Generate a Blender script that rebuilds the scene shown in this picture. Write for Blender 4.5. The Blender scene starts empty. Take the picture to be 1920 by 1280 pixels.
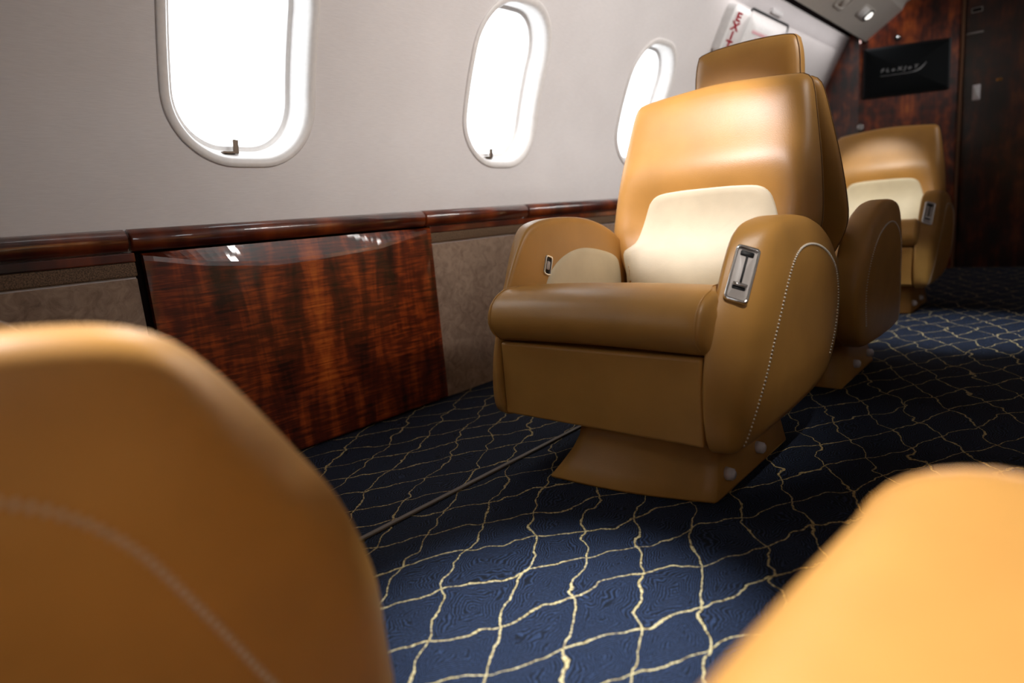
import bpy, bmesh, math, random
from mathutils import Vector, Matrix
from mathutils.bvhtree import BVHTree
random.seed(7)
S = bpy.context.scene
COL = S.collection
PI = math.pi

# ------------------------------------------------------------------ camera
CAM_LOC = Vector((0, 0, .61))
ROT = Matrix(((0.751, -0.062, 0.658), (0.655, 0.198, -0.729), (-0.085, 0.978, 0.189)))
q = ROT.to_quaternion(); q.normalize()
cd = bpy.data.cameras.new('camera'); cam = bpy.data.objects.new('camera', cd); COL.objects.link(cam)
cam.rotation_mode = 'QUATERNION'; cam.location = CAM_LOC; cam.rotation_quaternion = q
cd.sensor_width = 36; cd.lens = 1186 * 36 / 1920; cd.clip_start = .01
cd.dof.use_dof = True; cd.dof.focus_distance = 1.5; cd.dof.aperture_fstop = 1.9
S.camera = cam
# ------------------------------------------------------------------ light and exposure
S.view_settings.view_transform = 'Standard'; S.view_settings.look = 'None'
S.view_settings.gamma = 1; S.view_settings.exposure = 0
W = bpy.data.worlds.new('world'); S.world = W; W.use_nodes = True
bg = W.node_tree.nodes['Background']; bg.inputs[0].default_value = (.93, .965, 1, 1); bg.inputs[1].default_value = 5

CX = -.41                      # cabin centreline
WIN_Y = [-1.13, -.13, .868, 1.873, 2.878]
for y in WIN_Y:
    for side in (-1, 1):
        l = bpy.data.lights.new('window_portal', 'AREA'); l.shape = 'RECTANGLE'; l.size = .56; l.size_y = .42
        l.cycles.is_portal = True
        o = bpy.data.objects.new('window_portal', l); COL.objects.link(o)
        o.location = (CX + side * 1.33, y, 1.1)
        d = Vector((-side, 0, -.3)); o.rotation_euler = d.to_track_quat('-Z', 'Y').to_euler()
        o.rotation_euler = (0, side * 1.28, 0)

def spot(name, loc, target, power, size, blend, color, radius=.02):
    l = bpy.data.lights.new(name, 'SPOT'); l.energy = power; l.spot_size = math.radians(size); l.spot_blend = blend
    l.color = color; l.shadow_soft_size = radius
    o = bpy.data.objects.new(name, l); COL.objects.link(o); o.location = loc
    o.rotation_euler = (Vector(target) - Vector(loc)).to_track_quat('-Z', 'Y').to_euler()
    return o
# reading lamps in the overhead service panels, plus added fill spots
spot('reading_and_fill_light', (-1.03, .62, 1.61), (-.85, 1.70, .76), 155, 27, .6, (1, .93, .96))
spot('reading_and_fill_light', (-.02, .50, 1.72), (-.51, .62, 0), 500, 25, 1.0, (.76, .87, 1.0))
spot('reading_and_fill_light', (-.95, 2.9, 1.61), (-.85, 4.0, .60), 80, 24, .8, (1, .95, .86))
spot('reading_and_fill_light', (.05, 2.9, 1.61), (-.35, 3.15, 0), 130, 36, .9, (.80, .90, 1.0))
spot('reading_and_fill_light', (-.93, .05, 1.70), (-.12, .20, .42), 270, 34, .9, (.98, .96, 1))  # added spot standing in for window daylight on the near cushion

spot('reading_and_fill_light', (.10, .75, 1.62), (-.52, 1.32, .50), 60, 26, .9, (1, .95, .88))  # added fill spot that brightens the middle seat's aisle arm
# unseen fill strips added under the right-hand service panel to brighten the left wall
for yc, ln, en in ((2.2, 2.4, 10.5), (4.3, 1.7, 3.6)):
    l = bpy.data.lights.new('wall_fill_light', 'AREA'); l.shape = 'RECTANGLE'; l.size = .03; l.size_y = ln; l.energy = en; l.color = (1, .96, .92); l.spread = math.radians(78)
    o = bpy.data.objects.new('wall_fill_light', l); COL.objects.link(o); o.location = (.30, yc, 1.56)
    d = Vector((-1.95, 0, -.42)).normalized(); o.rotation_euler = (0, math.atan2(-d.x, -d.z), 0)

# cove light in the groove between the side wall and the left service panel, forward part
l = bpy.data.lights.new('cove_light', 'AREA'); l.shape = 'RECTANGLE'; l.size = .02; l.size_y = 2.0; l.energy = 1.5; l.color = (1, .95, .94)
o = bpy.data.objects.new('cove_light', l); COL.objects.link(o); o.location = (-1.198, 4.25, 1.608); o.rotation_euler = (0, 1.25, 0)

# ------------------------------------------------------------------ helpers
def link(name, me, m, parent=None, smooth=True):
    if m is not None and not me.materials: me.materials.append(m)
    for p in me.polygons: p.use_smooth = smooth
    o = bpy.data.objects.new(name, me); COL.objects.link(o)
    if parent: o.parent = parent
    return o
def mesh(name, vs, fs, m, parent=None, smooth=True):
    me = bpy.data.meshes.new(name); me.from_pydata([tuple(v) for v in vs], [], fs); me.update()
    bm = bmesh.new(); bm.from_mesh(me); bmesh.ops.recalc_face_normals(bm, faces=bm.faces); bm.to_mesh(me); bm.free()
    return link(name, me, m, parent, smooth)
def bmo(name, bm, m, parent=None, smooth=False):
    bmesh.ops.recalc_face_normals(bm, faces=bm.faces)
    me = bpy.data.meshes.new(name); bm.to_mesh(me); bm.free()
    return link(name, me, m, parent, smooth)
def add_box(bm, c, s, rot=None, bev=0, seg=2):
    r = bmesh.ops.create_cube(bm, size=1); vs = r['verts']
    for v in vs:
        p = Vector((v.co.x * s[0], v.co.y * s[1], v.co.z * s[2]))
        if rot: p = rot @ p
        v.co = p + Vector(c)
    if bev:
        es = list({e for v in vs for e in v.link_edges})
        bmesh.ops.bevel(bm, geom=es, offset=bev, segments=seg, affect='EDGES', profile=.5)
    return vs
def box(name, c, s, m, parent=None, rot=None, bev=.002, seg=2):
    bm = bmesh.new(); add_box(bm, c, s, rot, bev, seg); return bmo(name, bm, m, parent)
def tag(o, label=None, cat=None, group=None, kind=None):
    if label: o['label'] = label
    if cat: o['category'] = cat
    if group: o['group'] = group
    if kind: o['kind'] = kind
    return o
def empty(name, loc):
    o = bpy.data.objects.new(name, None); COL.objects.link(o); o.location = loc; o.empty_display_size = .05; return o
def struct(o): o['kind'] = 'structure'; return o
def catmull(pts, n, closed=True):
    P = [Vector(p) for p in pts]; k = len(P); out = []
    segs = k if closed else k - 1
    for i in range(segs):
        if closed: a, b, c, d = P[i - 1], P[i], P[(i + 1) % k], P[(i + 2) % k]
        else: a, b, c, d = P[max(i - 1, 0)], P[i], P[i + 1], P[min(i + 2, k - 1)]
        for j in range(n):
            t = j / n
            out.append(.5 * ((2 * b) + (c - a) * t + (2 * a - 5 * b + 4 * c - d) * t * t + (3 * b - a - 3 * c + d) * t ** 3))
    if not closed: out.append(P[-1])
    return out
def resample(P, n, closed=True):
    Q = P + [P[0]] if closed else P
    L = [0]
    for i in range(len(Q) - 1): L.append(L[-1] + (Q[i + 1] - Q[i]).length)
    out = []; j = 0; cnt = n if closed else n - 1
    for i in range(n):
        t = L[-1] * i / cnt
        while j < len(L) - 2 and L[j + 1] < t: j += 1
        f = (t - L[j]) / max(1e-9, L[j + 1] - L[j]); out.append(Q[j].lerp(Q[j + 1], min(1, f)))
    return out
def inset(P, d):
    n = len(P); area = sum(P[i].x * P[(i + 1) % n].y - P[(i + 1) % n].x * P[i].y for i in range(n)); s = 1 if area > 0 else -1
    out = []
    for i in range(n):
        t = (P[(i + 1) % n] - P[i - 1]).normalized(); out.append(P[i] + Vector((-t.y, t.x)) * d * s)
    return out
_inset0 = inset
def inset(P, d):
    if abs(d) <= .012 or len(P) < 40: return _inset0(P, d)
    Q = _inset0(P, .012); e = d - .012
    x0 = min(p.x for p in Q); x1 = max(p.x for p in Q); y0 = min(p.y for p in Q); y1 = max(p.y for p in Q)
    c = Vector(((x0 + x1) / 2, (y0 + y1) / 2)); fx = 1 - e / ((x1 - x0) / 2); fy = 1 - e / ((y1 - y0) / 2)
    return [Vector((c.x + (p.x - c.x) * fx, c.y + (p.y - c.y) * fy)) for p in Q]
def rrect(w, h, r, n=8):
    out = []
    for cx, cy, a0 in ((w / 2 - r, h / 2 - r, 0), (-w / 2 + r, h / 2 - r, 90), (-w / 2 + r, -h / 2 + r, 180), (w / 2 - r, -h / 2 + r, 270)):
        for i in range(n + 1):
            a = math.radians(a0 + 90 * i / n); out.append(Vector((cx + r * math.cos(a), cy + r * math.sin(a))))
    return out
def rings(name, R, m, parent=None, close=True, capa=True, capb=True):
    """R: list of rings (same count of 3D points); joins them into one skin"""
    vs = [p for r in R for p in r]; n = len(R[0]); fs = []
    for i in range(len(R) - 1):
        for j in range(n if close else n - 1):
            a = i * n + j; b = i * n + (j + 1) % n; fs.append((a, b, b + n, a + n))
    def cap(k):
        c = sum((Vector(p) for p in R[k]), Vector()) / n; vs.append(c); ci = len(vs) - 1
        for j in range(n): fs.append((k * n + j, k * n + (j + 1) % n, ci))
    if capa: cap(0)
    if capb: cap(len(R) - 1)
    return mesh(name, vs, fs, m, parent)
def bvh_of(o): return BVHTree.FromPolygons([v.co.copy() for v in o.data.vertices], [tuple(p.vertices) for p in o.data.polygons])

def to_patch(name, outline, origin3, cast, bvh, m, parent, raise_=.003, lip=-.003, lip_w=.006, centre=None, scales=None):
    """outline 2D -> rings towards the centre, cast on a surface: a sewn-on panel"""
    c = centre or sum(outline, Vector((0, 0))) / len(outline)
    prof = [(0, lip), (lip_w * .35, raise_ * .4), (lip_w, raise_)]
    R = []
    def hit(p, h):
        o = origin3(p); r = bvh.ray_cast(o, cast)
        q_ = r[0] if r[0] is not None else bvh.find_nearest(o)[0]
        return q_ - cast * h
    base = outline
    for ins, h in prof:
        ring = inset(base, ins) if ins else base
        R.append([hit(p, h) for p in ring])
    last = inset(base, lip_w)
    for sc in (.9, .8, .65, .5, .35, .2, .08):
        R.append([hit(c + (p - c) * sc, raise_) for p in last])
    return rings(name, R, m, parent, capa=False)

# ------------------------------------------------------------------ materials
def newmat(name):
    m = bpy.data.materials.new(name); m.use_nodes = True; nt = m.node_tree
    return m, nt, nt.nodes['Principled BSDF']
def coord(nt, kind='Object'):
    return nt.nodes.new('ShaderNodeTexCoord').outputs[kind]
def noise(nt, vec, scale, detail=3, rough=.5, dist=0):
    n = nt.nodes.new('ShaderNodeTexNoise'); nt.links.new(vec, n.inputs['Vector']); n.inputs['Scale'].default_value = scale
    n.inputs['Detail'].default_value = detail; n.inputs['Roughness'].default_value = rough; n.inputs['Distortion'].default_value = dist
    return n
def ramp(nt, fac, stops):
    r = nt.nodes.new('ShaderNodeValToRGB'); nt.links.new(fac, r.inputs[0]); e = r.color_ramp.elements
    while len(e) < len(stops): e.new(.5)
    for k, (p, c) in enumerate(stops): e[k].position = p; e[k].color = (*c, 1)
    return r.outputs[0]
def mth(nt, op, a, b=None, c=None):
    n = nt.nodes.new('ShaderNodeMath'); n.operation = op
    for i, v in enumerate((a, b, c)):
        if v is None: continue
        if isinstance(v, (int, float)): n.inputs[i].default_value = v
        else: nt.links.new(v, n.inputs[i])
    return n.outputs[0]
def mapping(nt, vec, scale=(1, 1, 1), rot=(0, 0, 0), loc=(0, 0, 0)):
    n = nt.nodes.new('ShaderNodeMapping'); nt.links.new(vec, n.inputs[0]); n.inputs['Scale'].default_value = scale
    n.inputs['Rotation'].default_value = rot; n.inputs['Location'].default_value = loc; return n.outputs[0]
def bump(nt, b, h, strength, dist=.001):
    n = nt.nodes.new('ShaderNodeBump'); n.inputs['Strength'].default_value = strength; n.inputs['Distance'].default_value = dist
    nt.links.new(h, n.inputs['Height']); nt.links.new(n.outputs[0], b.inputs['Normal'])
def simple(name, col, rough=.5, metal=0, coat=0, spec=.5):
    m, nt, b = newmat(name); v = coord(nt); n = noise(nt, v, 60, 2)
    k = .93
    nt.links.new(ramp(nt, n.outputs[0], [(.3, tuple(c * k for c in col)), (.7, col)]), b.inputs['Base Color'])
    b.inputs['Roughness'].default_value = rough; b.inputs['Metallic'].default_value = metal
    b.inputs['Coat Weight'].default_value = coat; b.inputs['Coat Roughness'].default_value = .05
    b.inputs['Specular IOR Level'].default_value = spec
    return m
def leather(name, col, rough=.4):
    m, nt, b = newmat(name); v = coord(nt); n = noise(nt, v, 9, 4); g = nt.nodes.new('ShaderNodeTexVoronoi'); g.inputs['Scale'].default_value = 420
    nt.links.new(v, g.inputs['Vector'])
    nt.links.new(ramp(nt, n.outputs[0], [(.3, tuple(c * .9 for c in col)), (.7, tuple(min(1, c * 1.06) for c in col))]), b.inputs['Base Color'])
    b.inputs['Roughness'].default_value = rough; b.inputs['Specular IOR Level'].default_value = .45
    bump(nt, b, g.outputs['Distance'], .18, .0006); return m
M = {}
M['tan'] = leather('tan_leather', (.46, .230, .054), .40)
M['cream'] = leather('cream_leather', (.66, .58, .40), .5)
M['stitch'] = simple('grey_thread', (.62, .55, .46), .7)
M['seam'] = simple('dark_seam', (.17, .08, .024), .7)
M['chrome'] = simple('polished_chrome', (.80, .79, .77), .12, 1)
M['black'] = simple('black_plastic', (.005, .005, .006), .5, spec=.3)
M['grey'] = simple('grey_plastic', (.42, .38, .36), .4)
M['knob'] = simple('pale_knob', (.74, .69, .71), .45)
M['latch'] = simple('bronze_latch', (.12, .085, .06), .35, .6)
M['frame'] = simple('window_frame_white', (.80, .76, .74), .4)
M['white'] = simple('white_plastic', (.82, .80, .79), .35)
M['red'] = simple('red_print', (.33, .004, .015), .5)
M['pink'] = simple('faded_red_print', (.75, .28, .33), .5)
M['psu'] = simple('grey_service_panel', (.50, .46, .42), .5)
M['dark'] = simple('dark_trim', (.006, .003, .003), .9, spec=.05)
M['screen'] = simple('screen_black', (.003, .004, .005), .75, spec=.15)
M['logo'] = simple('logo_grey', (.36, .36, .37), .5)
M['track'] = simple('track_brown', (.17, .135, .105), .6)
M['ceil'] = simple('ceiling_white', (.62, .60, .58), .6)
M['brass'] = simple('brass', (.5, .22, .05), .3, .8)
# wall liner: fine horizontal weave
m, nt, b = newmat('wall_liner'); v = coord(nt)
n1 = noise(nt, mapping(nt, v, (40, 12, 260)), 3, 3); n2 = noise(nt, v, 5, 3)
c = nt.nodes.new('ShaderNodeMix'); c.data_type = 'RGBA'; c.inputs[0].default_value = .5
nt.links.new(ramp(nt, n1.outputs[0], [(.3, (.68, .64, .635)), (.7, (.80, .76, .755))]), c.inputs[6])
nt.links.new(ramp(nt, n2.outputs[0], [(.3, (.71, .67, .665)), (.7, (.79, .75, .745))]), c.inputs[7])
nt.links.new(c.outputs[2], b.inputs['Base Color']); b.inputs['Roughness'].default_value = .62
bump(nt, b, n1.outputs[0], .25, .0008); M['wall'] = m
# suede
m, nt, b = newmat('suede'); v = coord(nt); n1 = noise(nt, v, 26, 8, .65, 1.2); n2 = noise(nt, v, 4, 3)
mixf = mth(nt, 'ADD', mth(nt, 'MULTIPLY', n1.outputs[0], .7), mth(nt, 'MULTIPLY', n2.outputs[0], .3))
nt.links.new(ramp(nt, mixf, [(.36, (.20, .125, .085)), (.62, (.40, .28, .20))]), b.inputs['Base Color'])
b.inputs['Roughness'].default_value = .9; b.inputs['Sheen Weight'].default_value = .3; bump(nt, b, n1.outputs[0], .3, .001); M['suede'] = m
m, nt, b = newmat('bronze_fabric'); v = coord(nt); n1 = noise(nt, v, 330, 3)
nt.links.new(ramp(nt, n1.outputs[0], [(.35, (.055, .028, .012)), (.65, (.20, .115, .06))]), b.inputs['Base Color'])
b.inputs['Roughness'].default_value = .7; bump(nt, b, n1.outputs[0], .4, .001); M['fabric'] = m
# glossy figured veneer: across = coordinate running across the book-match
def veneer(name, sc, mirror=None, bright=1.0, fiddle=1.0, axis='y'):
    m, nt, b = newmat(name); v = coord(nt)
    sep = nt.nodes.new('ShaderNodeSeparateXYZ'); nt.links.new(v, sep.inputs[0])
    a = sep.outputs['Y' if axis == 'y' else 'X']; z = sep.outputs['Z']
    if mirror is not None: a = mth(nt, 'ABSOLUTE', mth(nt, 'SUBTRACT', a, mirror))
    cmb = nt.nodes.new('ShaderNodeCombineXYZ')
    nt.links.new(a, cmb.inputs[0]); nt.links.new(z, cmb.inputs[1])
    V = cmb.outputs[0]
    # fine fiddleback streaks, slightly tilted, strength broken up
    fid = noise(nt, mapping(nt, V, (7 * sc, 75 * sc, 1), (0, 0, .22)), 1.6, 3, .55, .5)
    broad = noise(nt, mapping(nt, V, (17 * sc, 3.2 * sc, 1), (0, 0, -.06)), 1.0, 3, .6, .5)
    blot = noise(nt, mapping(nt, V, (9 * sc, 7 * sc, 1)), 1.0, 2)
    f = mth(nt, 'ADD', mth(nt, 'MULTIPLY', fid.outputs[0], .34 * fiddle), mth(nt, 'MULTIPLY', broad.outputs[0], .46))
    f = mth(nt, 'ADD', f, mth(nt, 'MULTIPLY', blot.outputs[0], .20 + .34 * (1 - fiddle)))
    if mirror is not None:
        seam = mth(nt, 'MULTIPLY', mth(nt, 'POWER', 2.718, mth(nt, 'MULTIPLY', mth(nt, 'POWER', mth(nt, 'MULTIPLY', a, 22), 2), -1)), .10)
        f = mth(nt, 'ADD', f, seam)
    B = bright
    nt.links.new(ramp(nt, f, [(.40, (.012 * B, .0022 * B, .0008 * B)), (.50, (.072 * B, .0095 * B, .002 * B)), (.58, (.19 * B, .031 * B, .004 * B)), (.70, (.41 * B, .095 * B, .012 * B))]), b.inputs['Base Color'])
    b.inputs['Roughness'].default_value = .35; b.inputs['Coat Weight'].default_value = 1; b.inputs['Coat Roughness'].default_value = .16 if axis == 'x' else .035
    return m
M['rail'] = veneer('veneer_rail', .45, None, 1.0, .25)
M['bulk'] = veneer('veneer_bulkhead', 1.2, -.93, 1.25, .12, 'x')
M['door'] = veneer('veneer_door', 1.0, -.30, .32, .12, 'x')
M['divider'] = simple('divider_brown', (.16, .065, .025), .6)
# glass pane
m = bpy.data.materials.new('pane'); m.use_nodes = True; nt = m.node_tree; nt.nodes.clear()
out = nt.nodes.new('ShaderNodeOutputMaterial'); mx = nt.nodes.new('ShaderNodeMixShader'); t = nt.nodes.new('ShaderNodeBsdfTransparent'); g = nt.nodes.new('ShaderNodeBsdfGlossy')
g.inputs['Roughness'].default_value = .02; mx.inputs[0].default_value = .06; t.inputs[0].default_value = (.96, .98, .98, 1)
nt.links.new(t.outputs[0], mx.inputs[1]); nt.links.new(g.outputs[0], mx.inputs[2]); nt.links.new(mx.outputs[0], out.inputs[0]); M['glass'] = m
# lamp lens
m, nt, b = newmat('lamp_lens'); b.inputs['Base Color'].default_value = (.9, .9, .9, 1); b.inputs['Emission Color'].default_value = (1, .97, .9, 1); b.inputs['Emission Strength'].default_value = 1.6; M['lens'] = m
# carpet: navy pile with swirls and a net of gold lines
m, nt, b = newmat('carpet'); v = coord(nt)
wn = noise(nt, v, 5.2, 2, .5); wv = nt.nodes.new('ShaderNodeSeparateColor'); nt.links.new(wn.outputs['Color'], wv.inputs[0])
wn2 = noise(nt, mapping(nt, v, (1, 1, 1), (0, 0, 0), (7, 3, 0)), 17, 2, .5); wv2 = nt.nodes.new('ShaderNodeSeparateColor'); nt.links.new(wn2.outputs['Color'], wv2.inputs[0])
sp = nt.nodes.new('ShaderNodeSeparateXYZ'); nt.links.new(v, sp.inputs[0])
def fam(k, off, ch, amp1, amp2, per=.12):
    u = mth(nt, 'ADD', sp.outputs[0], mth(nt, 'MULTIPLY', sp.outputs[1], k))
    u = mth(nt, 'ADD', u, mth(nt, 'MULTIPLY', mth(nt, 'SUBTRACT', wv.outputs[ch], .5), amp1))
    u = mth(nt, 'ADD', u, mth(nt, 'MULTIPLY', mth(nt, 'SUBTRACT', wv2.outputs[ch], .5), amp2))
    u = mth(nt, 'DIVIDE', mth(nt, 'SUBTRACT', u, off), per)
    return mth(nt, 'MULTIPLY', mth(nt, 'ABSOLUTE', mth(nt, 'SUBTRACT', mth(nt, 'FRACT', mth(nt, 'ADD', u, .5)), .5)), per)
d1 = fam(.57, -.04, 0, .14, .042); d2 = fam(-.57, -.99, 1, .14, .042)
dm = mth(nt, 'MINIMUM', d1, d2)
brk = noise(nt, v, 190, 2, .6); brk2 = noise(nt, v, 11, 2)
wdt = mth(nt, 'MULTIPLY', mth(nt, 'ADD', mth(nt, 'MULTIPLY', brk.outputs[0], .9), mth(nt, 'MULTIPLY', brk2.outputs[0], .55)), .0037)
line = mth(nt, 'LESS_THAN', dm, mth(nt, 'SUBTRACT', wdt, .0008))
# swirling pile: contour stripes of a soft noise field
sw = noise(nt, v, 22, 2, .5, .6)
stp = mth(nt, 'SINE', mth(nt, 'ADD', mth(nt, 'MULTIPLY', dm, 1150), mth(nt, 'MULTIPLY', sw.outputs[0], 26)))
fine = noise(nt, v, 260, 3, .6)
pf = mth(nt, 'ADD', mth(nt, 'MULTIPLY', stp, .28), mth(nt, 'ADD', mth(nt, 'MULTIPLY', fine.outputs[0], 1.1), -.05))
base = ramp(nt, pf, [(.12, (.0003, .0005, .0014)), (.50, (.0028, .0050, .0130)), (.95, (.027, .043, .088))])
gold = ramp(nt, brk.outputs[0], [(.35, (.17, .10, .03)), (.6, (.52, .40, .19))])
c = nt.nodes.new('ShaderNodeMix'); c.data_type = 'RGBA'; nt.links.new(line, c.inputs[0]); nt.links.new(base, c.inputs[6]); nt.links.new(gold, c.inputs[7])
nt.links.new(c.outputs[2], b.inputs['Base Color']); b.inputs['Roughness'].default_value = .85; b.inputs['Specular IOR Level'].default_value = .25
hh = mth(nt, 'ADD', pf, mth(nt, 'MULTIPLY', line, .6)); bump(nt, b, hh, .6, .0025); M['carpet'] = m

# ------------------------------------------------------------------ cabin shell
Y0, Y1 = -2.0, 5.36
WP = [(.0, -1.676), (.62, -1.675), (.81, -1.668), (.95, -1.65), (1.08, -1.61), (1.22, -1.55), (1.35, -1.485), (1.5, -1.41), (1.69, -1.315), (1.80, -1.255)]
def xw(z):
    for i in range(len(WP) - 1):
        if z <= WP[i + 1][0] or i == len(WP) - 2:
            def sl(k):
                k0 = max(k - 1, 0); k1 = min(k + 1, len(WP) - 1); return (WP[k1][1] - WP[k0][1]) / (WP[k1][0] - WP[k0][0])
            h = WP[i + 1][0] - WP[i][0]; t = (z - WP[i][0]) / h
            return ((2 * t ** 3 - 3 * t * t + 1) * WP[i][1] + (t ** 3 - 2 * t * t + t) * h * sl(i) + (-2 * t ** 3 + 3 * t * t) * WP[i + 1][1] + (t ** 3 - t * t) * h * sl(i + 1))
def nrm(z):
    dx = (xw(z + .01) - xw(z - .01)) / .02; return Vector((1, 0, -dx)).normalized()     # inward normal of the left wall
def wp(y, z, off=0, side=-1):
    p = Vector((xw(z), y, z)) + nrm(z) * off
    if side > 0: p.x = 2 * CX - p.x
    return p
ZC = 1.084; WW = .388; WH = .530; WR = .160
def win_outline(y, d=0, n=64):
    o = rrect(WW + 2 * d, WH + 2 * d, WR + d, 15)
    return [Vector((p.x + y, p.y + ZC)) for p in resample(o, 120)]
ZB, ZT, ZE = .64, 1.42, 1.685
for side, nm in ((-1, 'wall_left'), (1, 'wall_right')):
    vs = []; fs = []
    def grid(y0, y1, z0, z1, ny, nz):
        b0 = len(vs)
        for i in range(ny + 1):
            for j in range(nz + 1): vs.append(wp(y0 + (y1 - y0) * i / ny, z0 + (z1 - z0) * j / nz, 0, side))
        for i in range(ny):
            for j in range(nz):
                a = b0 + i * (nz + 1) + j; fs.append((a, a + 1, a + nz + 2, a + nz + 1))
    ycur = Y0
    for y in WIN_Y:
        a, b_ = y - .32, y + .32
        grid(ycur, a, ZB, ZT, 6, 39); ycur = b_
        NH, NVt = 32, 39; outer = []
        zz = lambda t: ZB + (ZT - ZB) * t
        for i in range(NVt // 2, NVt): outer.append(Vector((b_, zz(i / NVt))))
        for i in range(NH): outer.append(Vector((b_ + (a - b_) * i / NH, ZT)))
        for i in range(NVt): outer.append(Vector((a, zz(1 - i / NVt))))
        for i in range(NH): outer.append(Vector((a + (b_ - a) * i / NH, ZB)))
        for i in range(NVt // 2): outer.append(Vector((b_, zz(i / NVt))))
        inner = win_outline(y, .012); k0 = min(range(len(inner)), key=lambda i: (inner[i] - Vector((y + WW / 2, ZC - .04))).length)
        inner = resample(inner[k0:] + inner[:k0], len(outer))
        n = len(inner); b0 = len(vs)
        for r in range(9):
            for p, q_ in zip(inner, outer):
                w = p.lerp(q_, (r / 8)); vs.append(wp(w.x, w.y, 0, side))
        for r in range(8):
            for j in range(n):
                k = b0 + r * n + j; l = b0 + r * n + (j + 1) % n; fs.append((k, l, l + n, k + n))
    grid(ycur, Y1 + .3, ZB, ZT, 14, 39)
    grid(Y0, Y1 + .3, ZT, ZE, 30, 10)
    grid(Y0, Y1 + .3, 0, ZB, 30, 3)
    o = mesh(nm, vs, fs, M['wall'])
    me = o.data; bm = bmesh.new(); bm.from_mesh(me); bmesh.ops.remove_doubles(bm, verts=bm.verts, dist=.0005); bm.to_mesh(me); bm.free()
    struct(o)
# windows
widx = 1
for side in (-1, 1):
    for y in WIN_Y:
        def ring(d, off): return [wp(p.x, p.y, off, side) for p in win_outline(y, d)]
        w = struct(rings('window_%d' % widx, [ring(.014, -.002), ring(.014, .0035), ring(.011, .006), ring(.004, .0065), ring(-.006, .004), ring(-.012, -.004), ring(-.015, -.018), ring(-.030, -.062)], M['frame'], None, True, False, False))
        rings('shade_rim', [ring(-.029, -.060), ring(-.033, -.0615), ring(-.040, -.062), ring(-.042, -.066), ring(-.044, -.085)], M['white'], w, True, False, False)
        if side > 0 and y > 0:
            rings('daylight_block_shade', [ring(-.041, -.070), ring(-.15, -.072)], M['frame'], w, True, False, True)  # unseen opaque shade added to cut daylight from the right
        rr = ring(-.043, -.084); cpt = sum(rr, Vector()) / len(rr)
        gp = []
        for sc in (1, .8, .6, .4, .2): gp.append([wp(y + (p.x - y) * sc, ZC + (p.y - ZC) * sc, -.084, side) for p in win_outline(y, -.043)])
        rings('pane', gp, M['glass'], w, True, False, True)
        bm = bmesh.new()
        zb = ZC - WH / 2 + .024
        p0 = wp(y - .026, zb, -.034, side)
        add_box(bm, p0 + Vector((0, -.012, 0)), (.020, .036, .006), None, .0015)
        add_box(bm, p0 + Vector((0, .010, .016)), (.007, .014, .036), Matrix.Rotation(-.10, 3, 'X'), .0015)
        bmo('shade_latch', bm, M['latch'], w)
        widx += 1
# upper edges, ceiling
def strip(name, prof, y0, y1, m, ny=2, parent=None, smooth=False):
    vs = []; fs = []; n = len(prof)
    for i in range(ny + 1):
        y = y0 + (y1 - y0) * i / ny
        for (x, z) in prof: vs.append((x, y, z))
    for i in range(ny):
        for j in range(n - 1): a = i * n + j; fs.append((a, a + 1, a + n + 1, a + n))
    return mesh(name, vs, fs, m, parent, smooth)
XE = xw(ZE)
def mir(P, side): return P if side < 0 else [(2 * CX - x, z) for x, z in P]
k = 1
YP = 5.15
for side in (-1, 1):
    t_ = struct(strip('trim_%d' % k, mir([(XE, ZE - .006), (XE + .004, ZE - .008), (XE + .006, ZE - .001), (XE - .01, ZE + .006)], side), Y0, Y1 + .02, M['frame'])); k += 1
    t_ = struct(strip('trim_%d' % k, mir([(XE - .01, ZE + .004), (XE + .03, ZE + .035), (-1.165, 1.615), (-1.158, 1.590)], side), Y0, Y1 + .02, M['dark'])); k += 1
    psu = struct(strip('trim_%d' % k, mir([(-1.158, 1.590), (-.945, 1.737), (-.92, 1.79), (-1.0, 1.82), (-1.158, 1.63), (-1.158, 1.590)], side), Y0, YP, M['psu'])); k += 1
    # closed far end of the service panel
    P = [(x, YP, z) for x, z in mir([(-1.158, 1.590), (-.945, 1.737), (-.92, 1.79), (-1.158, 1.63)], side)]
    mesh('end_cap', P, [(0, 1, 2, 3)], M['psu'], psu, False)
struct(strip('ceiling', [(-.98, 1.80), (-.8, 1.90), (-.6, 1.95), (CX, 1.965), (-.22, 1.95), (-.02, 1.90), (.16, 1.80)], Y0, 5.6, M['ceil'], smooth=True))
box_floor = mesh('floor', [(-1.70, Y0, 0), (.9, Y0, 0), (.9, 5.7, 0), (-1.70, 5.7, 0)], [(0, 1, 2, 3)], M['carpet'], None, False); struct(box_floor)
struct(mesh('wall_back', [(-1.75, Y0, 0), (.95, Y0, 0), (.95, Y0, 2), (-1.75, Y0, 2)], [(0, 1, 2, 3)], M['door'], None, False))
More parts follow.
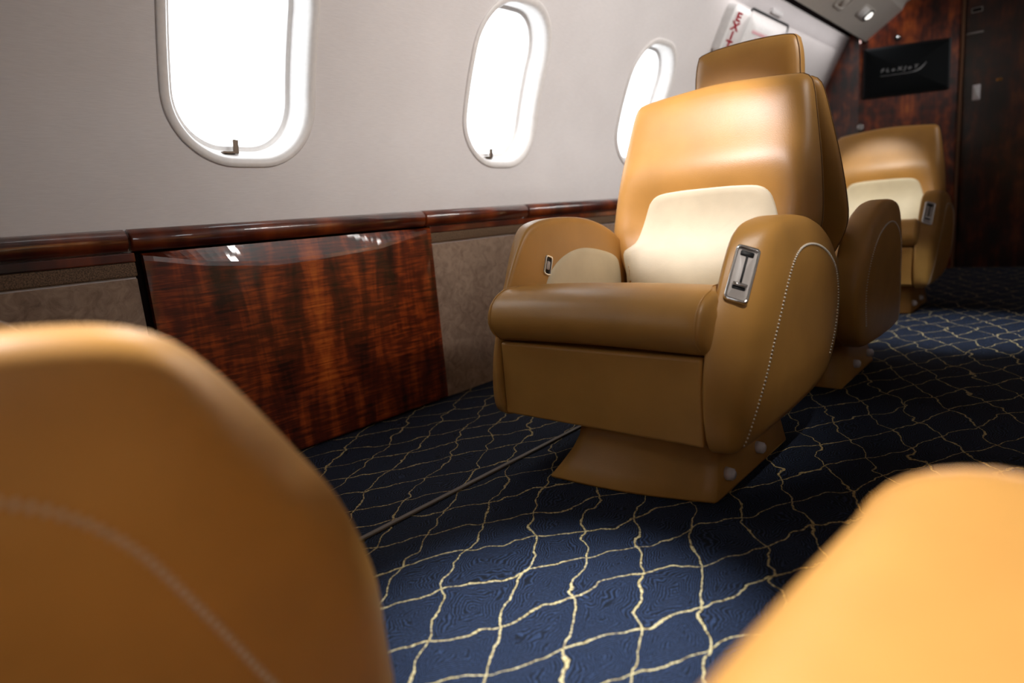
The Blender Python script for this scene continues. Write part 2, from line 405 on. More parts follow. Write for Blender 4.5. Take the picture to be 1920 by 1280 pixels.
# bulkhead ahead: flat part, angled part with the screen, door side
bw = 1.0
struct(box('wall_front', (-1.45, 5.40, 1.0), (.60, .05, 2.0), M['bulk']))
A = Vector((-1.205, 5.192)); B = Vector((-.655, 5.456)); dv = (B - A).normalized(); nv = Vector((dv.y, -dv.x))
def on_ang(s, z, off=0): p = A + dv * s + nv * off; return Vector((p.x, p.y, z))
L = (B - A).length
P = [A, B, B - nv * .06, A - nv * .06 + Vector((0, .1))]
vs = [(p.x, p.y, z) for z in (0, 2.0) for p in P]
struct(mesh('wall_front_angled', vs, [(0, 1, 2, 3), (4, 5, 6, 7), (0, 1, 5, 4), (1, 2, 6, 5), (2, 3, 7, 6), (3, 0, 4, 7)], M['bulk'], None, False))
struct(box('door_1', (.10, 5.53, 1.0), (1.62, .05, 2.0), M['door']))
struct(box('wall_front_leak_panel', (-.4, 5.72, 1.05), (2.8, .05, 2.2), M['dark']))  # unseen dark panel added behind the bulkhead to stop light leaks
struct(box('trim_%d' % k, (-.645, 5.47, 1.0), (.012, .05, 2.0), M['divider'])); k += 1

# ------------------------------------------------------------------ left sidewall dado
def dado(side, lst_rail, lst_fab):
    global k
    sx = lambda x: x if side < 0 else 2 * CX - x
    for (a, b_) in lst_rail:
        prof = [(-1.672, .664), (-1.660, .6625), (-1.650, .658), (-1.6425, .650), (-1.640, .640), (-1.641, .628), (-1.646, .618), (-1.654, .612), (-1.672, .610)]
        R = []
        for y, ins in ((a, .004), (a + .003, 0), (b_ - .003, 0), (b_, .004)):
            R.append([Vector((sx(x + (-ins if x > -1.67 else 0)), y, z + (-ins if z > .65 else ins if z < .62 else 0))) for x, z in prof])
        n = len(prof); vs = [p for r in R for p in r]; fs = []
        for i in range(3):
            for j in range(n): fs.append((i * n + j, i * n + (j + 1) % n, (i + 1) * n + (j + 1) % n, (i + 1) * n + j))
        fs.append(tuple(range(n))); fs.append(tuple(range(3 * n, 4 * n)))
        struct(mesh('trim_%d' % k, vs, fs, M['rail'], None, True)); k += 1
    for (a, b_) in lst_fab:
        struct(box('trim_%d' % k, (sx(-1.668), (a + b_) / 2, .598), (.016, b_ - a, .022), M['rail'], bev=.003)); k += 1
        struct(box('trim_%d' % k, (sx(-1.670), (a + b_) / 2, .570), (.012, b_ - a, .034), M['fabric'], bev=.004)); k += 1
        struct(box('trim_%d' % k, (sx(-1.6745), (a + b_) / 2, .274), (.006, b_ - a, .548), M['suede'], bev=.0015)); k += 1
PA, PB = .560, 1.468
dado(-1, [(Y0, .532), (.538, 1.443), (1.448, 1.985), (1.992, 3.6), (3.605, Y1)], [(Y0, .545), (PB + .004, 3.6), (3.605, Y1)])
dado(1, [(Y0, 1.6), (1.605, Y1)], [(Y0, 1.6), (1.605, Y1)])
struct(box('trim_%d' % k, (-1.674, (.545 + PB) / 2, .300), (.006, PB - .545 + .004, .62), M['dark'])); k += 1
struct(box('trim_%d' % k, (-1.667, 1.960, .6), (.012, .03, .012), M['chrome'])); k += 1
# figured wood folding-table cover with a faceted top edge
tw = empty('table_cabinet', (-1.67, (PA + PB) / 2, 0))
tag(tw, 'glossy figured wood panel set low in the side wall under the ledge', 'wood panel')
cre = [(PA + .004, .600), (.70, .572), (.88, .553), (1.01, .5545), (1.25, .566), (PB - .004, .603)]
vs = []; fs = []
NY = 44
def crz(y):
    for i in range(len(cre) - 1):
        if y <= cre[i + 1][0] or i == len(cre) - 2:
            t = (y - cre[i][0]) / (cre[i + 1][0] - cre[i][0]); return cre[i][1] + (cre[i + 1][1] - cre[i][1]) * max(0, min(1, t))
xo = -1.67; yo = (PA + PB) / 2
for i in range(NY + 1):
    y = PA + (PB - PA) * i / NY; cz = crz(y); dz = .606 - cz
    col = [(-1.671, .606), (-1.662, .605), (-1.652 + .0 * dz, cz), (-1.650, cz - .012), (-1.650, .3), (-1.650, .012), (-1.653, .006), (-1.671, .005)]
    e = 0 if 0 < i < NY else -.004
    for x, z in col: vs.append((x + (e if x > -1.66 else 0) - xo, y - yo, z))
n = 8
for i in range(NY):
    for j in range(n - 1): a = i * n + j; fs.append((a, a + 1, a + n + 1, a + n))
fs.append(tuple(range(n))); fs.append(tuple(range(NY * n, NY * n + n)))
M['veneer2'] = veneer('veneer_table_panel', 1.0, 1.0 - yo, 1.6)
mesh('panel_face', vs, fs, M['veneer2'], tw, False)
bm = bmesh.new(); add_box(bm, (.004, 0, .6125), (.012, PB - PA - .01, .006), None, .001); bmo('dark_gap_strip', bm, M['dark'], tw)  # dark strip painting the shaded gap between ledge and panel
# floor track
tag(box('floor_track', (-1.046, 1.2, .003), (.012, 3.2, .006), M['track'], bev=.002), 'thin brown seat track strip running along the dark blue carpet', 'floor track')

# ------------------------------------------------------------------ the seat (local frame: faces -Y, front at y = 0, aisle side +X)
OUT = catmull([(.036, .150), (.016, .27), (.040, .38), (.090, .475), (.142, .552), (.185, .588), (.25, .602), (.34, .604), (.44, .594), (.53, .568), (.605, .526), (.668, .456), (.700, .37), (.698, .28), (.665, .205), (.59, .155), (.45, .138), (.25, .132), (.12, .132)], 10)
OUT = resample(OUT, 120)
CEN = Vector((.36, .36))
def arm(root, s):
    prof = [(-.003, .09), (0, .020), (.0015, .008), (.006, .002), (.011, 0), (.030, 0), (.050, .0005), (.060, .003), (.067, .008), (.072, .016), (.076, .030), (.080, .060), (.083, .10), (.084, .15)]
    R = []
    def P3(p, u):
        t = max(0, min(1, u / .08)); fr = max(0, min(1, (.34 - p.x) / .26))
        y = p.x + .072 * t * (fr ** 1.5) * max(.15, min(1, (p.y - .10) / .24))
        bot = max(0, (.46 - p.y) / .33)
        uu = .257 + u - .018 * bot * t - .006 * t * max(0, (.2 - p.x) / .2)
        return Vector((s * uu, y, p.y * (1 if s < 0 else 1 - .054 * min(1, p.y / .45))))
    for u, ins in prof:
        ring = inset(OUT, min(ins, .09)) if ins else OUT
        if ins > .09: c = CEN; sc = 1 - (ins - .09) * 3.0; ring = [c + (p - c) * sc for p in ring]
        R.append([P3(p, u) for p in ring])
    base = inset(OUT, .09)
    pre = [[P3(CEN + (p - CEN) * sc, -.004) for p in base] for sc in (.25, .5, .75)]
    post = [[P3(CEN + (p - CEN) * sc, .082) for p in base] for sc in (.5, .25)]
    o = rings('armrest', pre + R + post, M['tan'], root); bv = bvh_of(o)
    # stitching on the outer face
    path = [(.085, .145), (.120, .20), (.165, .28), (.205, .365), (.245, .440), (.295, .485), (.36, .503), (.45, .497), (.54, .468), (.605, .42), (.638, .35), (.632, .28), (.600, .215)]
    pp = resample(catmull([Vector(p) for p in path], 12, False), 125, False)
    vs = []; fs = []
    def hit(p):
        r = bv.ray_cast(Vector((s * .6, p.x, p.y)), Vector((-s, 0, 0))); return (r[0], r[1]) if r[0] else (None, None)
    for i in range(len(pp) - 1):
        a, na = hit(pp[i]); b_, nb = hit(pp[i].lerp(pp[i + 1], .62))
        if a is None or b_ is None: continue
        if na.x * s < 0: na = -na
        d = (b_ - a).normalized(); sd = d.cross(na).normalized() * .0034; up = na * .0022; k0 = len(vs)
        mid = (a + b_) / 2
        vs += [a - na * .001, mid - sd - na * .001, b_ - na * .001, mid + sd - na * .001, a + up * .3 , mid - sd * .8 + up, b_ + up * .3, mid + sd * .8 + up, mid + up * 1.6]
        fs += [(k0, k0 + 1, k0 + 5, k0 + 4), (k0 + 1, k0 + 2, k0 + 6, k0 + 5), (k0 + 2, k0 + 3, k0 + 7, k0 + 6), (k0 + 3, k0, k0 + 4, k0 + 7), (k0 + 4, k0 + 5, k0 + 8), (k0 + 5, k0 + 6, k0 + 8), (k0 + 6, k0 + 7, k0 + 8), (k0 + 7, k0 + 4, k0 + 8)]
    mesh('stitching', vs, fs, M['stitch'], o)
    # cream inner pad
    pad = resample(catmull([Vector(p) for p in [(.20, .34), (.215, .42), (.255, .475), (.32, .507), (.40, .517), (.49, .503), (.565, .478), (.585, .44), (.585, .36), (.56, .335), (.4, .33), (.25, .33)]], 8), 80)
    pd = to_patch('inner_pad', pad, lambda p: Vector((s * .12, p.x, p.y)), Vector((s, 0, 0)), bv, M['cream'], o, .004, -.002, .007)
    tag(pd, 'cream leather inner pad')
    return o, bv
def quad_frame(bv, corners, cast):
    H = []
    for c in corners:
        r = bv.ray_cast(Vector(c), cast); H.append(r[0] if r[0] else bv.find_nearest(Vector(c))[0])
    tl, tr, br, bl = H; o = (tl + tr + br + bl) / 4
    Z = ((tl + tr) - (bl + br)).normalized(); X = ((tr + br) - (tl + bl)).normalized(); N = X.cross(Z).normalized(); X = Z.cross(N).normalized()
    return o, X, N, Z
def plate(name, fr, w, h, r, d0, d1, m, parent, hole=None, cx=0, cz=0, dome=0):
    o, X, N, Z = fr
    f = lambda p, d: o + X * (p.x + cx) + Z * (p.y + cz) + N * d
    out = rrect(w, h, r, 6)
    if hole:
        hw, hh, hr = hole; inn = rrect(hw, hh, hr, 6); be = .0012
        R = [[f(p, d0) for p in out], [f(p, d1 - be) for p in out], [f(p, d1) for p in inset(out, be)], [f(p, d1) for p in inset(inn, -be)], [f(p, d1 - be) for p in inn], [f(p, d0) for p in inn]]
        return rings(name, R, m, parent, True, False, False)
    R = [[f(p, d0) for p in out], [f(p, d1 - .001) for p in out], [f(p, d1) for p in inset(out, min(.001, r * .8))]]
    return rings(name, R, m, parent, True, False, True)

def make_seat():
    root = empty('club_seat', (0, 0, 0))
    arms = {s: arm(root, s) for s in (-1, 1)}
    # chrome control panel on the aisle arm's sloping front
    a, bv = arms[1]
    fr = quad_frame(bv, [(.276, -.1, .524), (.314, -.1, .520), (.308, -.1, .413), (.270, -.1, .420)], Vector((0, 1, 0)))
    o_, X, N, Z = fr
    if N.y > 0: N = -N
    fr = (o_ + N * .0035, X, N, Z)
    bz = plate('control_panel', fr, .046, .114, .009, -.006, .0055, M['chrome'], a, (.036, .101, .005)); tag(bz, 'chrome control panel on the arm front')
    plate('panel_well', fr, .037, .102, .004, -.008, .0012, M['grey'], bz)
    plate('handle_slot', fr, .0045, .060, .002, .0, .0028, M['black'], bz, None, .001, .012)
    plate('slot_top', fr, .026, .011, .003, .0, .0030, M['black'], bz, None, 0, .042)
    plate('lift_lever', fr, .028, .0065, .002, .0, .0075, M['chrome'], bz, None, 0, -.0225)
    plate('lever_shadow_gap', fr, .025, .006, .002, .0, .0026, M['black'], bz, None, 0, -.0290)
    # small switch on the window-side arm, inner face
    a, bv = arms[-1]
    fr = quad_frame(bv, [(-.12, .262, .508), (-.12, .232, .508), (-.12, .215, .462), (-.12, .245, .462)], Vector((-1, 0, 0)))
    o_, X, N, Z = fr
    if N.x < 0: N = -N
    fr = (o_, X, N, Z)
    sw = plate('seat_switch', fr, .030, .052, .008, -.003, .0035, M['chrome'], a, (.020, .042, .005))
    plate('switch_well', fr, .021, .043, .004, -.003, .001, M['black'], sw)
    plate('rocker', fr, .013, .022, .003, 0, .003, M['grey'], sw)
    # body between the arms, front panel
    vs = []; R = []
    prof = [(.045, .31), (.045, .150), (.06, .140), (.3, .136), (.56, .146), (.64, .20), (.66, .33), (.60, .35), (.2, .35)]
    n = len(prof); vs = [(x, y, z) for x in (-.252, .252) for y, z in prof]
    fs = [(i, (i + 1) % n, n + (i + 1) % n, n + i) for i in range(n)] + [tuple(range(n)), tuple(range(n, 2 * n))]
    mesh('seat_body', vs, fs, M['tan'], root, False)
    # front panel (slightly pillowed)
    box('front_panel', (0, .044, .236), (.507, .022, .176), M['tan'], root, None, .006, 3)
    # seat cushion with a fat front roll
    cp = resample(catmull([Vector(p) for p in [(.065, .325), (.030, .337), (.008, .362), (.006, .392), (.022, .422), (.055, .442), (.105, .449), (.17, .446), (.28, .420), (.42, .392), (.56, .380), (.62, .372), (.63, .345), (.60, .330), (.40, .325), (.18, .322)]], 8), 96)
    cc = Vector((.10, .38))
    def hw(y): t = max(0, min(1, (y - .075) / .05)); return .268 - .016 * t * t * (3 - 2 * t)
    R = []
    for s_ in (-1, 1):
        seq = [(-.002, .046), (-.001, .022), (.001, .010), (.005, .003), (.012, .0), (.034, 0)]
        rr = []
        for dx, ins in seq:
            ring = inset(cp, ins) if ins else cp
            if s_ < 0 : k_ = 1.0
            rr.append([Vector((s_ * (hw(p.x) - dx), p.x, p.y)) for p in ring])
        R += rr if s_ < 0 else rr[::-1]
    mid = [[Vector((x, p.x, p.y + .004 * (1 - (x / .24) ** 2))) for p in cp] for x in (-.15, -.05, .05, .15)]
    R = R[:6] + mid + R[6:]
    cu = rings('seat_cushion', R, M['tan'], root)
    for s_ in (-1, 1):      # end seam piping
        pts = [Vector((s_ * (hw(p.x) - .0125), p.x, p.y)) for p in inset(cp, -.0003)]
        pts = [p for p in pts if p.z > .333 and p.y < .2]
        pts.sort(key=lambda p: math.atan2(p.z - .385, -(p.y - .09)))
        vs = []; fs = []
        for i, p in enumerate(pts):
            for a_ in range(6):
                an = a_ * PI / 3; rad = Vector((0, p.y - .09, p.z - .385)).normalized()
                vs.append(p + Vector((math.cos(an) * .0018, 0, 0)) + rad * math.sin(an) * .0018)
        for i in range(len(pts) - 1):
            for a_ in range(6): fs.append((i * 6 + a_, i * 6 + (a_ + 1) % 6, i * 6 + 6 + (a_ + 1) % 6, i * 6 + 6 + a_))
        mesh('piping', vs, fs, M['tan'], cu)
    # backrest
    bo = [(-.225, .36), (-.245, .42), (-.275, .475), (-.294, .53), (-.293, .60), (-.282, .70), (-.266, .80), (-.252, .875), (-.238, .903), (-.21, .913), (-.1, .923), (0, .928)]
    bo = bo + [(-x, z) for x, z in bo[-2::-1]] + [(.10, .352), (-.10, .352)]
    BO = resample(catmull([Vector(p) for p in bo], 8), 140)
    def lean(z): return .600 + .105 * (z - .38) / .54 + .018 * max(0, (z - .38) / .54) ** 2
    def hwid(z):
        zz = [(.36, .225), (.475, .275), (.53, .294), (.60, .293), (.70, .282), (.80, .266), (.88, .252), (.93, .24)]
        for i in range(len(zz) - 1):
            if z <= zz[i + 1][0]: t = (z - zz[i][0]) / (zz[i + 1][0] - zz[i][0]); return zz[i][1] + (zz[i + 1][1] - zz[i][1]) * max(0, t)
        return .22
    def front(x, z):
        e = abs(x) / hwid(z)
        bulge = .020 * math.exp(-((z - .70) / .075) ** 2) * (1 - .5 * e * e)
        scoop = -.022 * math.exp(-((z - .55) / .09) ** 2) * max(0, 1 - (e / .85) ** 4)
        wing = .016 * math.exp(-((e - .86) / .16) ** 2) * max(0, min(1, (.75 - z) / .2))
        return bulge + scoop + wing
    bc = Vector((0, .66))
    def PB_(p, d, wgt): return Vector((p.x - .008, lean(p.y) - d - wgt * front(p.x, p.y), p.y))
    R = []
    fr_seq = [(.0, -.034, 0), (.001, -.018, 0), (.004, -.006, .1), (.010, .004, .3), (.020, .011, .6), (.034, .015, .85), (.055, .017, 1)]
    bk_seq = [(.055, -.064, 0), (.030, -.062, 0), (.016, -.058, 0), (.006, -.052, 0), (.001, -.044, 0)]
    base = inset(BO, .055)
    for sc in (.2, .45, .7, .88): R.append([PB_(bc + (p - bc) * sc, -.066, 0) for p in base])
    for ins, d, w_ in bk_seq: R.append([PB_(p, d, w_) for p in (inset(BO, ins) if ins else BO)])
    for ins, d, w_ in fr_seq: R.append([PB_(p, d, w_) for p in (inset(BO, ins) if ins else BO)])
    for sc in (.93, .86, .78, .7, .62, .54, .46, .38, .3, .22, .14, .06): R.append([PB_(bc + (p - bc) * sc, .018, 1) for p in base])
    bk = rings('backrest', R, M['tan'], root); bv = bvh_of(bk)
    # side seam along the backrest edge
    vs = []; fs = []; ring = inset(BO, -.0004)
    sel = [p for p in ring if p.y > .40]
    sel.sort(key=lambda p: math.atan2(p.x, p.y - .5))
    for p in sel:
        c0 = PB_(p, -.030, 0); rad = Vector((p.x, 0, p.y - .62)).normalized()
        for a_ in range(6): an = a_ * PI / 3; vs.append(c0 + Vector((0, math.cos(an) * .0015, 0)) + rad * math.sin(an) * .0013)
    for i in range(len(sel) - 1):
        for a_ in range(6): fs.append((i * 6 + a_, i * 6 + (a_ + 1) % 6, i * 6 + 6 + (a_ + 1) % 6, i * 6 + 6 + a_))
    mesh('seam', vs, fs, M['seam'], bk)
    cr = [(-.232, .40), (-.244, .455), (-.244, .486), (-.232, .497), (-.212, .512), (-.200, .545), (-.186, .59), (-.172, .622), (-.143, .642), (-.08, .648), (0, .649)]
    cr = cr + [(-x, z) for x, z in cr[-2::-1]] + [(.22, .375), (0, .372), (-.22, .375)]
    CR = resample(catmull([Vector(p) for p in cr], 8), 120)
    lp = to_patch('lumbar_panel', CR, lambda p: Vector((p.x, .2, p.y)), Vector((0, 1, 0)), bv, M['cream'], bk, .004, -.003, .007, Vector((0, .50)))
    tag(lp, 'cream leather lower back panel')
    # pedestal: bowed, flared skirt with a flat aisle side and two knobs
    def ped(z, g):
        x0, x1, y0, y1 = -.140 + g, .238 - .22 * g, .108 + g * .9, .53 - g * .4
        pts = []
        for i in range(13): t = i / 12; pts.append(Vector((x0 + (x1 - x0) * t, y0 - .018 * math.sin(t * PI) - .060 * (1 - t), z)))
        for t in (.03, .33, .66, 1): pts.append(Vector((x1 + .004, y0 + (y1 - y0) * t, z)))
        for t in (.15, .5, .85, 1): pts.append(Vector((x1 + (x0 - x1) * t, y1, z)))
        for t in (.33, .66): pts.append(Vector((x0, y1 + (y0 - y1) * t, z)))
        return pts
    R = [ped(.001, 0), ped(.006, .0), ped(.035, .020), ped(.070, .042), ped(.10, .055), ped(.138, .062)]
    pe = rings('pedestal', R, M['tan'], root)
    for p in pe.data.polygons: p.use_smooth = True
    for y in (.175, .35):
        bm = bmesh.new(); r = bmesh.ops.create_cone(bm, cap_ends=True, segments=20, radius1=.0150, radius2=.0125, depth=.026)
        bmesh.ops.bevel(bm, geom=[e for e in bm.edges if abs(e.verts[0].co.z - e.verts[1].co.z) < 1e-5], offset=.0035, segments=3, affect='EDGES')
        bmesh.ops.transform(bm, matrix=Matrix.Translation((.242, y, .042)) @ Matrix.Rotation(PI / 2, 4, 'Y'), verts=bm.verts)
        bmo('track_knob', bm, M['knob'], pe, True)
    return root
def copy_tree(o, parent=None):
    c = o.copy(); COL.objects.link(c); c.parent = parent
    for ch in [x for x in S.objects if x.parent == o]: copy_tree(ch, c)
    return c
proto = make_seat()
SX = -.762; G = 'tan leather club seats'
def place(o, x, y, sx, sy, label, rz=0): o.location = (x, y, 0); o.scale = (sx, sy, 1); o.rotation_euler.z = math.radians(rz); tag(o, label, 'seat', G)

kids = [copy_tree(proto) for _ in range(4)]
place(proto, SX, 1.05, 1, 1, 'large tan leather seat with cream lower back panel in the middle, beside the wood panel')
place(kids[0], SX, 2.62, 1, -1, 'tan leather seat behind the large middle seat, back to it, with raised headrest')
place(kids[1], SX - .05, 3.40, 1, 1, 'tan and cream leather seat farthest away, just below the black screen')
place(kids[2], SX, .345, 1, -1, 'blurred tan leather armrest side of the seat in the left foreground')
place(kids[3], -.12, .175, -1, 1, 'strongly blurred bright tan leather seat edge in the bottom right corner', -94)
for kk in (kids[2],):             # seat pan slid back between the arms
    for ch in kk.children:
        if ch.name.startswith('seat_cushion'): ch.location.y = .06
        if ch.name.startswith('armrest') and not any(g.name.startswith('control_panel') for g in ch.children): ch.scale.z = .925
        if ch.name.startswith('armrest'):
            for g in list(ch.children):
                if g.name.startswith('control_panel') or (kk is kids[2] and g.name.startswith('control_panel')):
                    for h in list(g.children): bpy.data.objects.remove(h)
                    bpy.data.objects.remove(g)
# headrest on the second seat
HO = resample(catmull([Vector(p) for p in [(-.150, -.10), (-.158, 0), (-.150, .075), (-.125, .100), (0, .108), (.125, .100), (.150, .075), (.158, 0), (.150, -.10), (0, -.104)]], 8), 80)
def HP(p, d): return Vector((p.x, .625 - d + .04 * (.05 - p.y) , .955 + p.y))
seq = [(.07, -.036), (.04, -.035), (.012, -.030), (.003, -.020), (0, -.008), (0, .010), (.003, .022), (.012, .034), (.03, .042), (.05, .046), (.075, .047)]
hr = rings('headrest', [[HP(p, d) for p in (inset(HO, i_) if i_ else HO)] for i_, d in seq], M['tan'], kids[0])
bm = bmesh.new()
bm.free()
for s_ in (-.05, .05): box('headrest_post', (s_, .655, .89), (.012, .012, .12), M['chrome'], kids[0], None, .003)
ring0 = [HP(p, -.020) for p in inset(HO, .0025)]
vs = []; fs = []
for i, p in enumerate(ring0):
    rad = (p - HP(Vector((0, 0)), -.020)).normalized()
    for a_ in range(5): an = a_ * 2 * PI / 5; vs.append(p + Vector((0, math.cos(an) * .0014, 0)) + rad * math.sin(an) * .0014)
nn = len(ring0)
for i in range(nn):
    for a_ in range(5): fs.append((i * 5 + a_, i * 5 + (a_ + 1) % 5, ((i + 1) % nn) * 5 + (a_ + 1) % 5, ((i + 1) % nn) * 5 + a_))
mesh('seam', vs, fs, M['seam'], hr)

# ------------------------------------------------------------------ things on the walls
def text_mesh(body, size, m, name, parent, mat4, shear=0, ext=.0006, off=0):
    cu = bpy.data.curves.new(name, 'FONT'); cu.body = body; cu.size = size; cu.align_x = 'CENTER'; cu.align_y = 'CENTER'; cu.extrude = ext; cu.shear = shear
    cu.offset = off; to = bpy.data.objects.new('tmp', cu); COL.objects.link(to)
    dg = bpy.context.evaluated_depsgraph_get(); me = bpy.data.meshes.new_from_object(to.evaluated_get(dg)); bpy.data.objects.remove(to)
    me.transform(mat4); me.materials.clear()
    return link(name, me, m, parent, False)
def wall_frame(y, z, off=0):
    N = nrm(z); Yv = Vector((0, 1, 0)); Zv = N.cross(Yv); 
    if Zv.z < 0: Zv = -Zv
    return wp(y, z, off), Yv, N, Zv
# exit sign: tall box on the emergency hatch edge, letters stacked
o_, X, N, Z = wall_frame(3.455, 1.475, 0)
Zt = Z.copy()
root = empty('exit_sign', o_); tag(root, 'white lit box sign with stacked red EXIT letters high on the side wall', 'sign')
loc = lambda x, z, d: X * x + Zt * z + N * d
fr = (Vector((0, 0, 0)), X, N, Zt)
bx = plate('sign_housing', fr, .215, .235, .030, -.004, .045, M['white'], root)
plate('sign_face', fr, .150, .185, .010, .040, .048, M['wall'], root)
Rm = Matrix((X, Zt, N)).transposed()
for i, ch in enumerate('EXIT'):
    mt = Matrix.Translation(loc(-.035, .066 - i * .044, .0485)) @ Rm.to_4x4() @ Matrix.Diagonal((2.1, .95, 1, 1))
    text_mesh(ch, .058, M['red'], 'letter', root, mt, 0, .0008, .0022)
# hatch cover
o_, X, N, Z = wall_frame(3.925, 1.455, 0)
root = empty('hatch_cover', o_); tag(root, 'white hatch cover with red placard print beside the exit sign', 'hatch cover')
fr = (Vector((0, 0, 0)), X, N, Z)
plate('hatch_recess', fr, .60, .33, .035, -.006, .0035, M['black'], root, (.575, .305, .028))
plate('hatch_panel', fr, .562, .292, .026, -.006, .006, M['white'], root, None, 0, -.006)
plate('hatch_handle', fr, .16, .028, .008, -.006, .012, M['white'], root, None, .03, .19)
Rm = Matrix((X, Z, N)).transposed()
bm = bmesh.new()
random.seed(3)
for r_, (zz, x0, x1) in enumerate([(.060, -.19, .06), (.030, -.12, .05)]):
    x = x0
    while x < x1:
        wd = random.uniform(.012, .022); h = .017 if r_ == 0 else .012
        for a_ in range(3): add_box(bm, X * (x + wd * a_ / 2) + Z * zz + N * .0065, (.0012, .004 if r_ == 0 else .003, h), None, 0)
        add_box(bm, X * (x + wd / 2) + Z * (zz + h * .4) + N * .0065, (.0012, wd, .003), None, 0)
        x += wd + .010
bmo('placard_print', bm, M['pink'], root)
# overhead reading lamps and gaspers
pd = Vector((.213, 0, .147)).normalized(); pn = Vector((.147, 0, -.213)).normalized()
def psu_pt(t, y, side=-1):
    p = Vector((-1.158 + .213 * t, y, 1.590 + .147 * t)); return p
def ang_disc(name, root, R3, ox, oy, r, d0, d1, m, dome=0, sq=1, seg=28):
    c = [Vector((math.cos(2 * PI * i / seg) * r, math.sin(2 * PI * i / seg) * r * sq)) for i in range(seg)]
    f = lambda p, d: R3 @ Vector((p.x + ox, p.y + oy, d))
    Rr = [[f(p, d0) for p in c], [f(p, d1) for p in c]] + [[f(p * s_, d1 + dome * (1 - s_ * s_)) for p in c] for s_ in (.85, .6, .3)]
    return rings(name, Rr, m, root, True, False, True)
R3 = Matrix((Vector((0, 1, 0)), pd, pn)).transposed()
lamps = [(4.66, 'small white reading lamp in the grey overhead panel nearest the screen'), (2.9, 'reading lamp in the overhead panel above the far seats'), (.62, 'reading lamp in the overhead panel above the near window')]
for yy, lb in lamps[:1]:
    root = empty('reading_lamp', psu_pt(.5, yy)); tag(root, lb, 'reading lamp')
    fr = (Vector((0, 0, 0)), Vector((0, 1, 0)), pn, pd)
    bz = plate('lamp_bezel', fr, .26, .085, .036, -.003, .004, M['psu'], root)
    plate('lamp_housing', fr, .12, .062, .028, 0, .008, M['white'], bz, None, -.055, 0)
    ang_disc('lamp_ring', root, R3, .06, 0, .036, 0, .010, M['black'])
    ang_disc('lamp_lens', root, R3, .06, 0, .026, .009, .012, M['lens'], .012)
root = empty('air_vent', psu_pt(.45, 4.22)); tag(root, 'oval grey vent cover in the overhead panel at the top edge', 'air vent')
fr = (Vector((0, 0, 0)), Vector((0, 1, 0)), pn, pd)
plate('vent_cover', fr, .20, .10, .045, -.003, .005, M['psu'], root, (.16, .066, .03))
ang_disc('vent_nozzle', root, R3, 0, 0, .028, 0, .010, M['psu'], .01)
# screen on the angled bulkhead
X = Vector((dv.x, dv.y, 0)); N = Vector((nv.x, nv.y, 0)); Z = Vector((0, 0, 1))
s0 = .03; s1 = .555; zc = (1.548 + 1.222) / 2
root = empty('monitor', on_ang((s0 + s1) / 2 - .005, zc, 0)); tag(root, 'black flat screen showing a small grey logo on the wood bulkhead', 'monitor')
fr = (Vector((0, 0, 0)), X, N, Z)
plate('monitor_housing', fr, .528, .328, .006, -.002, .016, M['black'], root)
scn = plate('screen', fr, .508, .300, .003, .010, .0175, M['screen'], root)
Rm = Matrix((X, Z, N)).transposed().to_4x4()
text_mesh('F L e X J e T', .044, M['logo'], 'logo_lettering', scn, Matrix.Translation(N * .0178 + X * -.045 + Z * .008) @ Rm @ Matrix.Diagonal((1.0, .75, 1, 1)), .25, .0004)
# swoosh and underline
def strip2(pts, name):
    vs = []; fs = []
    for (x, z, w_) in pts: vs += [X * x + Z * (z + w_) + N * .0182, X * x + Z * (z - w_) + N * .0182]
    for i in range(len(pts) - 1): fs.append((2 * i, 2 * i + 1, 2 * i + 3, 2 * i + 2))
    mesh(name, vs, fs, M['logo'], scn, False)
strip2([(-.16, -.026, .0006), (-.05, -.026, .0009), (.03, -.024, .0012), (.062, -.018, .003), (.085, -.006, .005), (.105, .012, .004), (.122, .033, .0006)], 'logo_swoosh')
def ball(name, p, r, m, label, cat):
    bm = bmesh.new(); bmesh.ops.create_uvsphere(bm, u_segments=18, v_segments=12, radius=r)
    o = bmo(name, bm, m, None, True); o.location = p; return o
def knob_thing(name, p, N_, r, label, cat):
    root = empty(name, p); tag(root, label, cat)
    Xn = Vector((0, 0, 1)).cross(N_).normalized(); R_ = Matrix((Xn, Vector((0, 0, 1)), N_)).transposed()
    ang_disc('rosette', root, R_, 0, 0, r, -.001, .004, M['black'])
    ang_disc('knob', root, R_, 0, 0, r * .6, .003, .014, M['chrome'], .01)
knob_thing('wall_stud', on_ang(.235, 1.597, 0), N, .020, 'small round chrome stud on the bulkhead just above the black screen', 'stud')
root = empty('cabinet_latch', on_ang(.012, 1.036, 0)); tag(root, 'small chrome ring latch just above the farthest seat back', 'latch')
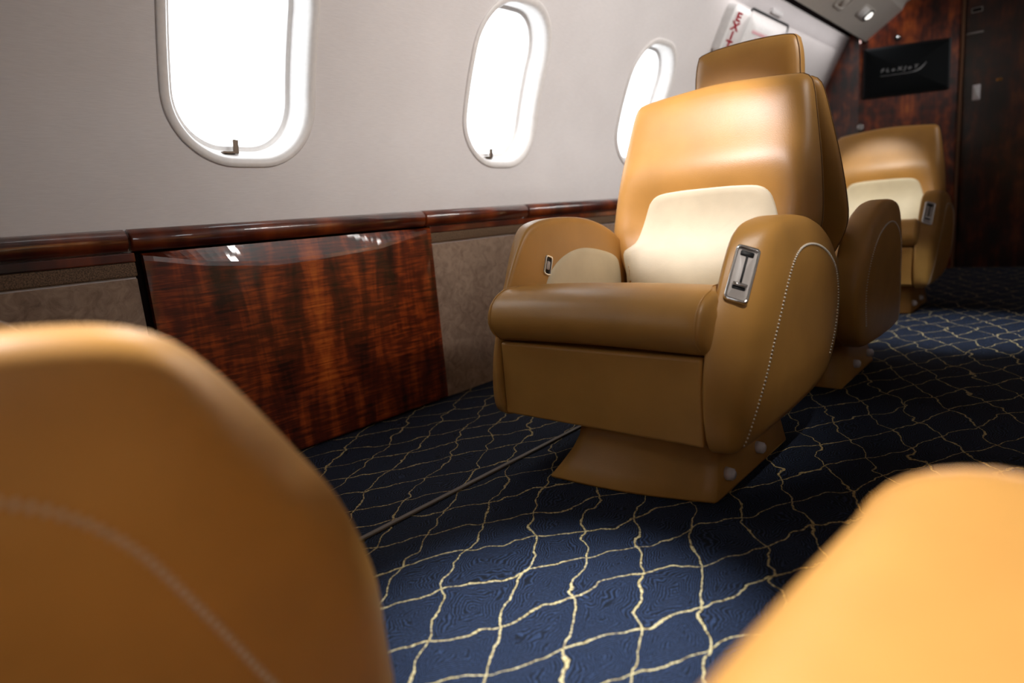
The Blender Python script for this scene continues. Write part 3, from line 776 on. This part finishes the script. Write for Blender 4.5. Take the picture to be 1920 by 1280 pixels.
bm = bmesh.new(); vs = []; fs = []
for i in range(20):
    a_ = 2 * PI * i / 20; c0 = X * math.cos(a_) * .016 + Z * math.sin(a_) * .016 + N * .010
    for j in range(8):
        b__ = 2 * PI * j / 8; rad = (X * math.cos(a_) + Z * math.sin(a_)); vs.append(c0 + rad * math.cos(b__) * .005 + N * math.sin(b__) * .005)
for i in range(20):
    for j in range(8): fs.append((i * 8 + j, i * 8 + (j + 1) % 8, ((i + 1) % 20) * 8 + (j + 1) % 8, ((i + 1) % 20) * 8 + j))
bm.free(); mesh('latch_ring', vs, fs, M['chrome'], root)
R_ = Matrix((X, Z, N)).transposed(); ang_disc('latch_plate', root, R_, 0, 0, .012, -.001, .008, M['chrome'])
# fittings on the dark door
N2 = Vector((0, -1, 0)); X2 = Vector((1, 0, 0)); yd = 5.505
def door_item(name, x, z, label, cat):
    r_ = empty(name, (x, yd, z)); tag(r_, label, cat); return r_, (Vector((0, 0, 0)), X2, N2, Z)
r_, fr = door_item('wall_plate', -.578, 1.702, 'thin framed rectangular plate at the top of the dark wood wall', 'plate')
plate('plate_frame', fr, .062, .030, .004, -.001, .004, M['grey'], r_, (.052, .020, .003)); plate('plate_face', fr, .053, .021, .003, -.001, .002, M['dark'], r_)
r_, fr = door_item('pull_handle', -.582, 1.558, 'thin horizontal handle on the dark wood wall right of the screen', 'handle')
plate('handle_bar', fr, .092, .009, .004, .008, .018, M['grey'], r_); plate('handle_mount', fr, .05, .006, .002, -.001, .010, M['dark'], r_)
r_, fr = door_item('switch_plate', -.560, 1.180, 'small upright beige switch plate on the dark wood wall', 'switch plate')
plate('switch_cover', fr, .044, .098, .004, -.001, .005, M['knob'], r_); plate('switch_rocker', fr, .022, .060, .003, .004, .008, M['white'], r_)
r_, fr = door_item('coat_hook', -.440, 1.238, 'tiny brass catch on the dark wood wall', 'catch')
plate('catch_plate', fr, .032, .016, .006, -.001, .006, M['brass'], r_); plate('catch_tip', fr, .012, .008, .003, .005, .014, M['brass'], r_)
